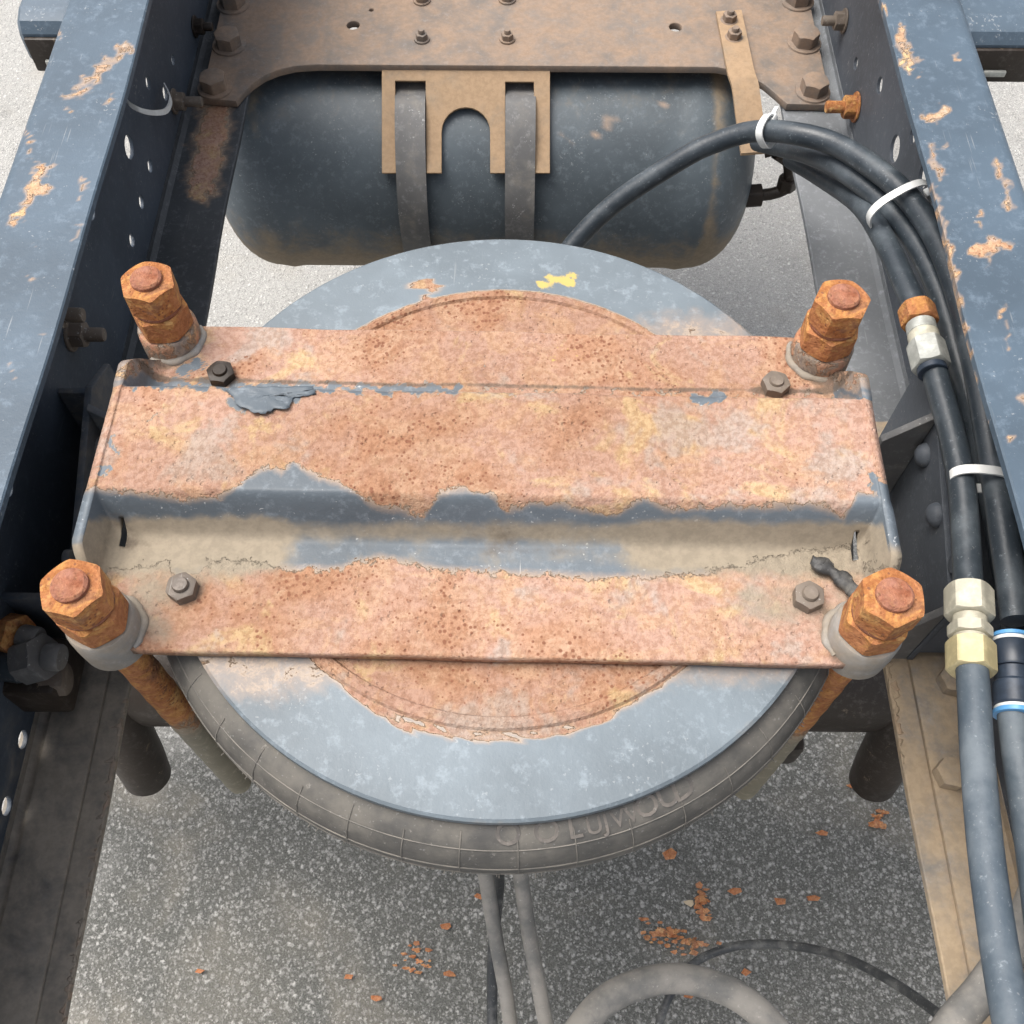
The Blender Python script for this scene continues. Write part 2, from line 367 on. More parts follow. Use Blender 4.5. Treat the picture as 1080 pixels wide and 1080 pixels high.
def stroke(P, strokes):
    """wear field from short strokes given where they show in the photograph: (points, half-width, value)"""
    x, y = proj(P); out = np.zeros(len(x))
    wx = sum(a*np.sin(x*f1+y*f2+ph) for a, f1, f2, ph in ((2.6, .13, .21, 1.), (1.9, .31, -.27, 2.), (1.3, -.55, .62, .4), (.8, 1.1, .9, 3.)))
    wy = sum(a*np.sin(x*f1+y*f2+ph) for a, f1, f2, ph in ((2.6, .19, -.12, 2.), (1.9, -.24, .35, .7), (1.3, .66, .49, 5.), (.8, -.95, 1.2, 1.)))
    x = x+wx; y = y+wy
    for pts, wd, val in strokes:
        pts = np.array(pts, float); d = np.full(len(x), 1e9)
        if len(pts) == 1: d = np.hypot(x-pts[0, 0], y-pts[0, 1])
        for (ax, ay), (bx, by) in zip(pts[:-1], pts[1:]):
            L = max((bx-ax)**2+(by-ay)**2, 1e-9); t = np.clip(((x-ax)*(bx-ax)+(y-ay)*(by-ay))/L, 0, 1)
            d = np.minimum(d, np.hypot(x-ax-t*(bx-ax), y-ay-t*(by-ay)))
        out = np.maximum(out, val*np.clip(1.25-d/wd, 0, 1))
    return out
def Z(h): return H-h

# ------------------------------------------------------------------ ground
def build_ground():
    xs = np.concatenate([np.linspace(-30, -1.6, 8), np.linspace(-1.4, 1.4, 57), np.linspace(1.6, 30, 8)])
    ys = np.concatenate([np.linspace(-30, -.8, 8), np.linspace(-.6, 2.6, 65), np.linspace(2.8, 30, 8)])
    V = [(x, y, 0) for y in ys for x in xs]; n = len(xs)
    Fc = [(j*n+i, j*n+i+1, (j+1)*n+i+1, (j+1)*n+i) for j in range(len(ys)-1) for i in range(n-1)]
    A = np.array(V)
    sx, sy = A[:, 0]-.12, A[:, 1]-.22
    st = np.clip(1.25-np.sqrt((sx/.74)**2+(sy/.70)**2), 0, 1)*1.4  # shade under the chassis, with some staining, painted into the paving colour
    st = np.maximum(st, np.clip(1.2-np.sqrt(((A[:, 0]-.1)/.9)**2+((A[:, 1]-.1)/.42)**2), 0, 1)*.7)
    o = obj('ground', V, Fc, 'ground', smooth=False, attrs={'shade_stain': st}, base=(0, 0, 0)); tag(o, 'grey exposed aggregate paving with shade and stains painted in under the chassis', 'ground', kind='structure')
build_ground()

# ------------------------------------------------------------------ chassis rails
XO, XI, TH = .417, .337, .008
HT, HB = .590, .868            # depth of the flange top faces below the camera
def flange(sd, x_in, x_out, h, up, th, y0=-.6, y1=2.4, n=900):
    """one flange with the rolled bend into the web; up=+1 top flange, -1 bottom flange"""
    r = .013; prof = []
    zt = Z(h)
    if up > 0:
        prof += [(x_in+.001, zt-th), (x_in, zt-th+.001), (x_in, zt-.0012), (x_in+.0012, zt)]
        prof += [(x_in+(x_out-r-x_in)*k/18, zt) for k in range(1, 18)]
        prof += [(x_out-r+r*math.sin(R(a)), zt-r+r*math.cos(R(a))) for a in range(0, 91, 15)]
        prof += [(x_out, zt-r-.004), (x_out-th, zt-r-.004), (x_out-th, zt-r), (x_out-r, zt-th)]
    else:
        prof += [(x_in+.001, zt-th), (x_in, zt-th+.001), (x_in, zt-.0012), (x_in+.0012, zt)]
        prof += [(x_in+(x_out-r-x_in)*k/10, zt) for k in range(1, 10)]
        prof += [(x_out-r, zt), (x_out-th, zt+r-th), (x_out-th, zt+r), (x_out, zt+r)]
        prof += [(x_out-r+r*math.sin(R(a)), zt-th+r-r*math.cos(R(a))) for a in range(90, -1, -15)]
    P = len(prof); V = []
    for j in range(n+1):
        y = y0+(y1-y0)*j/n
        wob = .0012*math.sin(y*9.1+sd)+.0008*math.sin(y*23)
        for x, z in prof: V.append((sd*(x+wob*(1 if x < .38 else .2)), y, z))
    Fc = []
    for j in range(n):
        for i in range(P):
            i2 = (i+1) % P; q = (j*P+i, j*P+i2, (j+1)*P+i2, (j+1)*P+i); Fc.append(q if sd > 0 else q[::-1])
    e0 = tuple(range(P)); e1 = tuple(n*P+i for i in range(P)); Fc += [e0[::-1] if sd > 0 else e0, e1 if sd > 0 else e1[::-1]]
    return V, Fc
def ell(cx, cy, rx, ry, n=16): return [(cx+rx*math.cos(2*math.pi*i/n), cy+ry*math.sin(2*math.pi*i/n)) for i in range(n)]

WEAR_L = [([(70, 105), (95, 80), (135, 48)], 6, .62), ([(90, 100), (120, 62), (138, 52)], 5, .6), ([(15, 235), (35, 200), (45, 178)], 6, .85),
          ([(35, 200), (52, 200)], 4, .7), ([(48, 185), (58, 172)], 4, .6), ([(25, 130), (33, 160), (36, 185)], 3, .55), ([(32, 295)], 5, .8),
          ([(115, 108), (118, 100)], 4, .6), ([(85, 205), (90, 190)], 4, .6), ([(35, 262)], 5, .45)]
WEAR_R = [([(930, 5), (934, 18)], 4, .7), ([(950, 30), (953, 60), (964, 66)], 7, .8), ([(975, 125), (998, 118)], 5, .75), ([(980, 155), (992, 185)], 5, .6),
          ([(1048, 170), (1060, 190), (1064, 220)], 5, .6), ([(1030, 265), (1045, 258), (1062, 260)], 8, 1.), ([(1043, 270), (1043, 285)], 4, .55), ([(1057, 329)], 5, .9),
          ([(1006, 55), (1012, 62)], 4, .7), ([(1000, 260), (1010, 320), (1022, 390), (1045, 500), (1075, 640)], 6, .62), ([(985, 200), (1000, 260)], 5, .5), ([(1080, 420)], 6, .8),
          ([(1060, 330), (1066, 380)], 2, .5)]
rw = random.Random(5)
for _ in range(20):                     # nicks and scuffs scattered over the flange, most of them by the inner edge
    t = rw.random()**1.1; e_ = .8*rw.random()**2.2
    for sd_, lst in ((-1, WEAR_L), (1, WEAR_R)):
        X_ = XI+.003+.074*(e_ if rw.random() < .7 else rw.random()); p = np.array([[sd_*X_, .30+1.0*rw.random(), Z(HT)]]); a_, b_ = proj(p); a_, b_ = float(a_[0]), float(b_[0])
        L_ = rw.uniform(1, 16); an = rw.gauss(-1.1*sd_, .5)
        lst.append(([(a_, b_), (a_+L_*math.cos(an), b_-abs(L_*math.sin(an))*1.2)], rw.uniform(1.4, 3.6), rw.uniform(.42, .72)))
def make_rail(sd, label, web_mat, low_mat, wear, web_holes):
    root = empty('chassis_rail', (sd*.377, 0, Z(HB)-.01), label, 'chassis rail', 'pair of chassis rails')
    V, Fc = flange(sd, XI, XO, HT, 1, TH); P = np.array(V)
    y_edge = P[:, 1]
    obj('top_flange', V, Fc, 'rail', root, attrs={'rust': stroke(V, wear) * (P[:, 2] > Z(HT)-.012), 'dust': np.zeros(len(V))}, angle=30)
    V, Fc = flange(sd, XI, XO, HB, -1, TH)
    P = np.array(V)
    obj('bottom_flange', V, Fc, low_mat, root, attrs={'dust': np.where(P[:, 1] > .6, -.55, .0), 'rust': stroke(V, [([(228, 120), (214, 195)], 22, .75), ([(132, 740), (65, 1080)], 5, .62), ([(938, 715), (952, 800)], 7, .75), ([(930, 690), (945, 730)], 8, .8)])}, angle=30)
    # second skin laid in the rear half of the channel: its edge stands back from the flange edge
    z = Z(HB)+.0035
    lv, lf = box((sd*(.3555+.0225), -.01, z), (.0425, 1.16, .006), bev=.001); obj('liner_plate', lv, lf, low_mat, root)
    zb, zt = Z(HB)+.013, Z(HT)-.017
    out = [(-.6, zb), (2.4, zb), (2.4, zt), (-.6, zt)]
    holes = []
    for px, py, rr in web_holes:
        p = at_x(px, py, sd*.409); holes.append(ell(p.y, p.z, rr*1.2, rr*1.2, 14))
    wv, wf = plate(out, holes, .004, (sd*.4115, 0, 0), (0, 1, 0), (0, 0, 1)); obj('web', wv, wf, web_mat, root)
    return root
HOLES_L = [(137, 155, .0105), (120, 140, .0065), (108, 180, .0065), (159, 175, .006), (150, 213, .006), (140, 253, .006), (97, 222, .0075), (157, 87, .006), (175, 98, .007),
           (42, 400, .006), (10, 515, .006), (25, 780, .0065), (8, 850, .0065), (183, 63, .005)]
HOLES_R = [(902, 67, .006), (927, 90, .0075), (943, 157, .012), (962, 143, .007), (973, 186, .010)]
rail_l = make_rail(-1, 'scuffed blue chassis rail with a white cable tie hanging inside its dark web', 'web', 'darkdust', WEAR_L, HOLES_L)
rail_r = make_rail(1, 'scuffed blue chassis rail with the black hoses running along its inside', 'web_dusty', 'dusty', WEAR_R, HOLES_R)

def bolt_head(name, p, axis, af, mat, parent, hh=None, stud=None, washer=True, rot=.3):
    parts = []; a = Vector(axis).normalized(); p = Vector(p); hh = hh or af*.55; t = 0
    if washer: parts.append(lathe([(af*.2, 0), (af*.72, 0), (af*.74, .0007), (af*.72, .0022), (af*.2, .0025)], p, a, 24)); t = .0022
    parts.append(hexnut(p+a*t, a, af, hh, 0, rot))
    if stud: parts.append(lathe([(af*.28, 0), (af*.30, 0), (af*.30, stud-.0015), (af*.26, stud), (af*.01, stud)], p+a*(t+hh-.001), a, 18))
    v, f = join(*parts); return obj(name, v, f, mat, parent, angle=35)
# bolts through the webs
for px, py, af, st in ((183, 107, .020, .022), (229, 42, .018, .02), (205, 28, .018, .012)):
    bolt_head('web_bolt', at_x(px, py, -.409), (1, 0, 0), af, 'smallbolt' if st == .022 else 'axle', rail_l, stud=st)
for px, py, af, st, mt in ((903, 113, .024, .022, 'bolt'), (891, 22, .020, .016, 'smallbolt'),):
    if st: bolt_head('web_bolt', at_x(px, py, .409), (-1, 0, 0), af, mt, rail_r, stud=st)
    else:
        v, f = lathe([(.0125, 0), (.0125, .002), (.011, .006), (.0075, .009), (.003, .0105), (.0005, .0107)], at_x(px, py, .409), (-1, 0, 0), 24); obj('rivet', v, f, mt, rail_r)
for px, py in ((1000, 818), (1003, 720)):
    p = at_h(px, py, HB-.007); bolt_head('flange_bolt', p, (0, 0, 1), .024, 'dusty', rail_r, washer=False)

# brackets bolted into the channels beside the air spring
def side_hanger(sd, label, mt, rust_mt):
    XP = .353
    A = at_x(990, 436, XP); C_ = at_x(1001, 641, XP)
    root = empty('spring_hanger', (sd*.38, .42, Z(HB)), label, 'bracket', 'hangers bolted inside the rails')
    hp = at_x(1003, 596, XP)
    v, f = plate([(C_.y-.004, Z(.859)), (A.y+.06, Z(.859)), (A.y+.06, A.z-.02), (A.y+.02, A.z), (C_.y-.004, C_.z)], [ell(hp.y, hp.z, .007, .007)], .006, (sd*(XP+.003), 0, 0), (0, 1, 0), (0, 0, 1)); obj('side_plate', v, f, mt, root)
    for y_, x_ in ((A.y+.055, XP+.006), (C_.y+.002, XP+.006)):
        v, f = box((sd*(.5*(x_+.4095)), y_, Z(.80)), (.4095-x_, .006, .10), bev=.001); obj('web_plate', v, f, mt, root)
    for Q, b in ((A, (937, 459)), (C_, (955, 661))):       # triangular cross plates, top edges falling inboard
        B = at_y(b[0], b[1], Q.y); D = B+(B-Q)*.15
        out = [(XP-.0005, Z(.859)), (XP-.0005, Q.z), (D.x, D.z), (D.x+.004, Z(.859))]
        out = [(sd*x, z) for x, z in out]
        v, f = plate(out, [], .007, (0, Q.y, 0), (1, 0, 0), (0, 0, 1)); obj('cross_plate', v, f, rust_mt, root)
    for px, py in ((988, 543), (976, 480)):
        p = at_x(px, py, XP); v, f = lathe([(.0105, 0), (.0105, .0015), (.009, .005), (.006, .0075), (.003, .0085), (.0005, .0087)], (sd*XP, p.y, p.z), (-sd, 0, 0), 24); obj('rivet', v, f, mt, root)
    for y, h in ((A.y+.10, .70), (A.y+.115, .745)):
        bolt_head('bolt', (sd*.4095, y, Z(h)), (-sd, 0, 0), .022, 'smallbolt', root, stud=.018)
    return root
side_hanger(1, 'dusty steel hanger bracket behind the zinc hose fitting', 'web_dusty', 'strap')
side_hanger(-1, 'dark steel hanger bracket in the shadow of the scuffed rail', 'web', 'web')

# box brackets on the outer sides of the rails
def outer_bracket(sd, label):
    root = empty('mounting_bracket', (sd*.46, 1.15, Z(.80)), label, 'bracket', 'brackets on the outer sides of the rails')
    xw = .062 if sd < 0 else .10
    yf = .885 if sd < 0 else .880
    n = 14; prof = [(yf+.045, .688), (yf+.012, .684), (yf, .665), (yf, .635), (yf+.006, .625), (yf+.02, .62), (1.5, .62), (1.5, .688)]
    xa, xb = sd*.4205, sd*(.4205+xw); bev = .006
    V, Fc = [], []
    for x, ins in ((xa, 0), (xb-sd*bev, 0), (xb, bev)):
        for y, h in prof: V.append((x, y+(ins if y < 1.2 else -ins), Z(h + (ins if h < .65 else -ins if h > .68 else 0))))
    P = len(prof)
    for j in range(2):
        for i in range(P): i2 = (i+1) % P; Fc.append((j*P+i, j*P+i2, (j+1)*P+i2, (j+1)*P+i))
    Fc += [tuple(range(P)), tuple(range(3*P-1, 2*P-1, -1))]
    P_ = np.array(V); obj('body', V, Fc, 'rail', root, attrs={'rust': stroke(V, [([(52, 25)], 9, .9)]), 'dust': np.where(P_[:, 2] < Z(.64), .35, 0)}, angle=30)
    c = (sd*(.4205+xw*.55), yf-.001, Z(.656)); v, f = box(c, (xw*.7, .006, .036), bev=.002); obj('recess_cover', v, f, 'axle', root)
    v, f = box((sd*(.4205+xw*.5), yf-.006, Z(.662)), (.022, .004, .006), bev=.001); obj('tab', v, f, 'zinc', root)
outer_bracket(-1, 'blue grey box bracket with an orange chip, outside the rail with the tie')
outer_bracket(1, 'plain blue grey box bracket on the outside of the hose-side rail')

# ------------------------------------------------------------------ crossmember
def build_cross():
    root = empty('crossmember', (0, 1.3, Z(HB)), 'tan dusty crossmember plate bolted between the rails above the air tank', 'crossmember')
    h = HB-.006
    g = lambda px, py: (lambda p: (p.x, p.y))(at_h(px, py, h))
    out = [g(213, 107), g(250, 110)]
    a = [(258, 100), (268, 91), (280, 83), (295, 77), (312, 73), (335, 71.5)]
    out += [g(*q) for q in a]
    out += [g(755, 74), g(775, 78), g(790, 84), (g(805, 92)), g(818, 103), g(829, 113), g(876, 114)]
    out += [(.396, 1.75), (-.396, 1.75)]
    hl = [ell(*g(px, py), r, r) for px, py, r in ((373, 30, .0085), (712, 32, .0085), (392, 14, .003))]
    v, f = plate(out, hl, .010, (0, 0, Z(h)), (1, 0, 0), (0, 1, 0), .0012)
    obj('gusset_plate', v, f, 'cross', root)
    zt = Z(h)+.005
    for px, py, af, st in ((445, 42, .014, .006), (535, 42, .014, .006), (445, 1, .016, .01), (535, 0, .016, .01), (768, 26, .016, .006), (773, 44, .016, .006)):
        p = at_h(px, py, H-zt); bolt_head('bolt', (p.x, p.y, zt+(.005 if px > 700 else 0)), (0, 0, 1), af, 'cross', root, stud=st)
    for px, py in ((848, 46), (857, 97), (841, 2), (227, 93), (246, 5), (242, 48)):
        p = at_h(px, py, H-zt); bolt_head('bolt', (p.x, p.y, zt), (0, 0, 1), .030, 'cross', root, hh=.016, rot=random.random())
    # bent tan strap hanging from the plate to the hose clip
    a = at_h(768, 14, H-zt-.003); b = at_h(781, 78, H-zt-.003)
    path = [a, a.lerp(b, .5), b, b+Vector((.004, -.02, -.004)), b+Vector((.008, -.05, -.018)), b+Vector((.016, -.095, -.045))]
    path = spline(path, 6); V = []; w_ = .017
    for p in path:
        for dx, dz in ((-w_, 0), (w_, 0), (w_, .004), (-w_, .004)): V.append(p+Vector((dx, dx*.12, dz)))
    Fc = [(i*4+k, i*4+(k+1) % 4, (i+1)*4+(k+1) % 4, (i+1)*4+k) for i in range(len(path)-1) for k in range(4)]
    n = len(path)*4; Fc += [(3, 2, 1, 0), (n-4, n-3, n-2, n-1)]
    obj('hose_strap', V, Fc, 'saddle', root, angle=30)
    return path[-1]
clip_pt = build_cross()

# ------------------------------------------------------------------ air tank
TC, TR = Vector((0, 1.178, Z(1.040))), .153
def build_tank():
    root = empty('air_tank', (0, TC.y, TC.z-TR), 'black cylindrical air tank hung under the tan crossmember', 'air tank')
    x0, x1 = -.425, .338; prof = []
    for k in range(13):
        a = R(90*k/12); prof.append((max(.002, TR*math.sin(a)**.75), x0+.085*(1-math.cos(a))))
    m_ = [x0+.085+(x1-x0-.17)*k/40 for k in range(1, 40)]
    m_ = m_[:2] + m_[2:-2] + m_[-2:]
    prof += [(TR+(.0025 if k in (0, 38) else 0), x) for k, x in enumerate(m_)]
    for k in range(12, -1, -1):
        a = R(90*k/12); prof.append((max(.002, TR*math.sin(a)**.75), x1-.085*(1-math.cos(a))))
    V, Fc = lathe(prof, (0, TC.y, TC.z), (1, 0, 0), 96); P = np.array([tuple(v) for v in V])
    px, py = proj(P)
    low = np.clip((TC.z+.05-P[:, 2])/.14, 0, 1)*.85+np.clip((P[:, 2]-TC.z-.10)/.05, 0, 1)*.25
    seam = np.exp(-((P[:, 0]-.268)/.007)**2)*.6 + np.exp(-((P[:, 0]+.34)/.012)**2)*.2
    obj('shell', V, Fc, 'tank', root, attrs={'dust': low+seam, 'rust': stroke(V, [([(632, 140), (648, 122)], 6, .75), ([(597, 146)], 4, .7), ([(700, 117), (704, 112)], 3, .6)])}, angle=50)
    # flat saddle plate lying against the tank with two slots and an arched opening
    n = Vector((0, -.62, .785)).normalized(); vdir = Vector((0, .785, .62)).normalized()
    O = TC + n*(TR+.005)
    def g(px, py):
        d = ray(px, py); t = (O-CAMPOS).dot(n)/d.dot(n); p = CAMPOS+d*t-O; return (p.x, p.dot(vdir))
    out = [g(403, 183), g(403, 66), g(580, 66), g(580, 183), g(564, 183), g(563, 87), g(533, 87), g(533, 183), g(517, 183)]
    out += [g(517, 150)] + [g(491.5+25.5*math.cos(R(a)), 140-26*math.sin(R(a))) for a in range(0, 181, 15)] + [g(466, 150), g(466, 183), g(450, 183), g(449, 86), g(417, 86), g(418, 183)]
    v, f = plate(out, [], .007, O, (1, 0, 0), vdir, .0008); obj('saddle_plate', v, f, 'saddle', root)
    for pa, pb in ((433, 437), (549, 550)):
        xa = g(pa, 110)[0]; V, Fc = [], []; N_ = 90; hw = .0195
        for k in range(N_+1):
            a = R(62+(330-62)*k/N_)      # angle from +Y (away) over the top? measured in the Y-Z plane
            ca, sa = math.cos(a), math.sin(a)
            top = 128-math.degrees(math.atan2(g(pa, 90)[1], TR)); q = min(1, max(0, (math.degrees(a)-top+1)/9)); q2 = min(1, max(0, (math.degrees(a)-160)/25))
            lift = .002 + .0125*q*q*(3-2*q)*(1-.7*q2)
            xx = xa + (pb-pa)/F*.9*max(0, (k/N_-.2))
            for dx, rr in ((-hw, 0), (hw, 0), (hw, .003), (-hw, .003)):
                V.append((xx+dx, TC.y+(TR+lift+rr)*ca, TC.z+(TR+lift+rr)*sa))
        Fc = [(i*4+k, i*4+(k+1) % 4, (i+1)*4+(k+1) % 4, (i+1)*4+k) for i in range(N_) for k in range(4)]
        obj('tank_strap', V, Fc, 'strap', root, angle=30)
    # outlet valve on the right end
    vp = [at_y(x, y, 1.10) for x, y in ((786, 207), (800, 206), (815, 204), (829, 198), (833, 184), (830, 166), (818, 158), (806, 160))]
    path = spline(vp, 6); d = vp[1]-vp[0]
    v, f = join(tube(path, .0085, 12), hexnut(vp[0]-d*.3, d, .030, .028, 0, .2, both=True), hexnut(vp[3], vp[4]-vp[3], .024, .018, 0, .2, both=True), hexnut(vp[5], vp[6]-vp[5], .022, .018, 0, .5, both=True))
    obj('outlet_valve', v, f, 'axle', root, angle=35)
build_tank()

# ------------------------------------------------------------------ clamp assembly layout
HN = .552                                                   # depth of the bolt ends
BP = {'fl': at_h(72, 616, HN), 'fr': at_h(945, 626, HN), 'bl': at_h(153, 292, HN), 'br': at_h(891, 311, HN)}
CEN = sum(BP.values(), Vector())/4; CEN.z = 0
ex = ((BP['fr']-BP['fl'])+(BP['br']-BP['bl'])).normalized(); ex.z = 0; ex.normalize(); ey = Vector((-ex.y, ex.x, 0))
HBASE = .622                                                # top face of the bracket's flanges
DC = Vector((at_h(529, 560, .632).x, .381, 0))              # centre of the round plate
DR, HD, KS = .2395, .632, .972

# ------------------------------------------------------------------ air spring
def build_spring():
    root = empty('air_spring', (DC.x, DC.y, Z(.93)), 'round blue steel plate on a black rubber air spring under the rusty bracket', 'air spring')
    # plate with a turned ring
    prof = [(.0, HD), (.055, HD)] + [(.055+.118*k/30, HD) for k in range(1, 31)]
    prof += [(.1745, HD-.0022), (.178, HD-.0034), (.1815, HD-.0022), (.183, HD), (.185, HD)] + [(.185+(DR-.187)*k/18, HD) for k in range(1, 19)]
    prof += [(DR, HD+.0015), (DR, HD+.007), (DR-.002, HD+.009), (.1, HD+.009), (.0, HD+.009)]
    prof = [(max(r, .0005), Z(h)) for r, h in prof]
    V, Fc = lathe(prof, (DC.x, DC.y, 0), (0, 0, 1), 160); P = np.array([tuple(v) for v in V])
    r = np.hypot(P[:, 0]-DC.x, P[:, 1]-DC.y); px, py = proj(P)
    th = np.arctan2(P[:, 1]-DC.y, P[:, 0]-DC.x)
    front = P[:, 1] < DC.y
    rlim = np.where(front, .184, .180)
    rust = np.clip(.5+(rlim-r)/.012, 0, 1.6)
    rust = np.maximum(rust, stroke(V, [([(690, 350), (775, 350)], 30, .40), ([(195, 700), (330, 705)], 42, .42), ([(230, 712), (285, 722)], 32, .40), ([(720, 712), (840, 708)], 22, .34),
             ([(432, 296), (452, 303), (462, 304)], 5.5, 1.), ([(440, 314), (452, 312)], 3, .7), ([(370, 725), (420, 765), (520, 780), (600, 770), (640, 755)], 7, .7)]))
    obj('top_plate', V, Fc, 'disc', root, attrs={'rust': rust, 'yellow': stroke(V, [([(570, 298), (585, 297), (603, 293)], 9, 1.0), ([(560, 312), (600, 300)], 3, .4)]),
        'dust': np.clip((r-.229)/.012, 0, 1)*.3}, angle=30)
    # rubber
    bp = [(.18, .662), (.238, .661), (.2475, .6615), (.2535, .664), (.2595, .669), (.2645, .6755), (.2672, .684), (.2682, .694), (.2672, .706), (.2635, .722), (.256, .74), (.245, .76), (.225, .785), (.205, .80), (.20, .83), (.2, .90)]
    bpz = [(a*KS, Z(b-.018)) for a, b in bp]
    V, Fc = lathe(bpz, (DC.x, DC.y, 0), (0, 0, 1), 160)
    bl = obj('bellows', V, Fc, 'bellows', root, angle=80)
    # moulded lines: two hoops and the short cross lines between them, plus moulding hairs
    parts = []
    for rr, hh, t in ((.2597, .6692, .0005), (.2677, .6868, .0006), (.2680, .6995, .0005)):
        parts.append(lathe([(rr*KS+t*math.cos(R(a)), Z(hh-.018)+t*math.sin(R(a))) for a in range(0, 360, 60)], (DC.x, DC.y, 0), (0, 0, 1), 180, closed=True))
    for k in range(44):
        a = 2*math.pi*(k+.35)/44; d = Vector((math.cos(a), math.sin(a), 0)); q = [(.2500, .6624), (.2545, .6645), (.2600, .6694), (.2650, .6762), (.2675, .6850), (.2683, .696)]
        if k % 2: q = q[1:]
        parts.append(tube([Vector((DC.x, DC.y, 0))+d*(x*KS+.0002)+Vector((0, 0, Z(h-.018)+.0001)) for x, h in q], .00038, 5))
    for k in range(170):
        a = random.random()*2*math.pi; d = Vector((math.cos(a), math.sin(a), 0)); o = Vector((DC.x, DC.y, Z(.6805+random.uniform(-.002, .002))))+d*.2680*KS
        parts.append(tube([o, o+d*random.uniform(.001, .0035)+Vector((0, 0, random.uniform(-.001, .001)))], .00035, 3))
    v, f = join(*parts); o = obj('moulded_lines', v, f, 'rib', bl, angle=60); o['kind'] = 'stuff'
    # raised lettering, half hidden by the plate
    fc = bpy.data.curves
    for ch, px, sz in (('O', 536, .021), ('O', 577, .021), ('L', 607, .019), ('U', 628, .015), ('J', 641, .015), ('V', 655, .015), ('V', 671, .015), ('O', 690, .020), ('U', 718, .022), ('D', 739, .022)):
        t = fc.new('tmp', 'FONT'); t.body = ch; t.size = sz; t.align_x = 'CENTER'; t.extrude = .0006; t.bevel_depth = .0002; t.resolution_u = 3
        to = bpy.data.objects.new('tmp', t); COL.objects.link(to); dg = bpy.context.evaluated_depsgraph_get(); dg.update()
        me = bpy.data.meshes.new_from_object(to.evaluated_get(dg))
        p = at_h(px, 888-abs(px-530)*.12, .647); a = math.atan2(p.y-DC.y, p.x-DC.x)
        rad = Vector((math.cos(a), math.sin(a), 0)); tan = Vector((-math.sin(a), math.cos(a), 0))
        slope = (rad*.0135+Vector((0, 0, -.0065))).normalized(); nrm = tan.cross(slope)*-1
        nrm = nrm if nrm.z > 0 else -nrm
        org = Vector((DC.x, DC.y, Z(.6505)))+rad*.2555*KS+nrm*.0024
        vv = [org + tan*q.co.x - slope*q.co.y + nrm*q.co.z for q in me.vertices]; ff = [tuple(pp.vertices) for pp in me.polygons]
        obj('raised_letter', vv, ff, 'letter', bl, smooth=False)
        bpy.data.objects.remove(to); fc.remove(t); bpy.data.meshes.remove(me)
    v, f = lathe([(.02, Z(.895)), (.19, Z(.895)), (.19, Z(.93)), (.02, Z(.93))], (DC.x, DC.y, 0), (0, 0, 1), 48); obj('piston_base', v, f, 'axle', root)
build_spring()

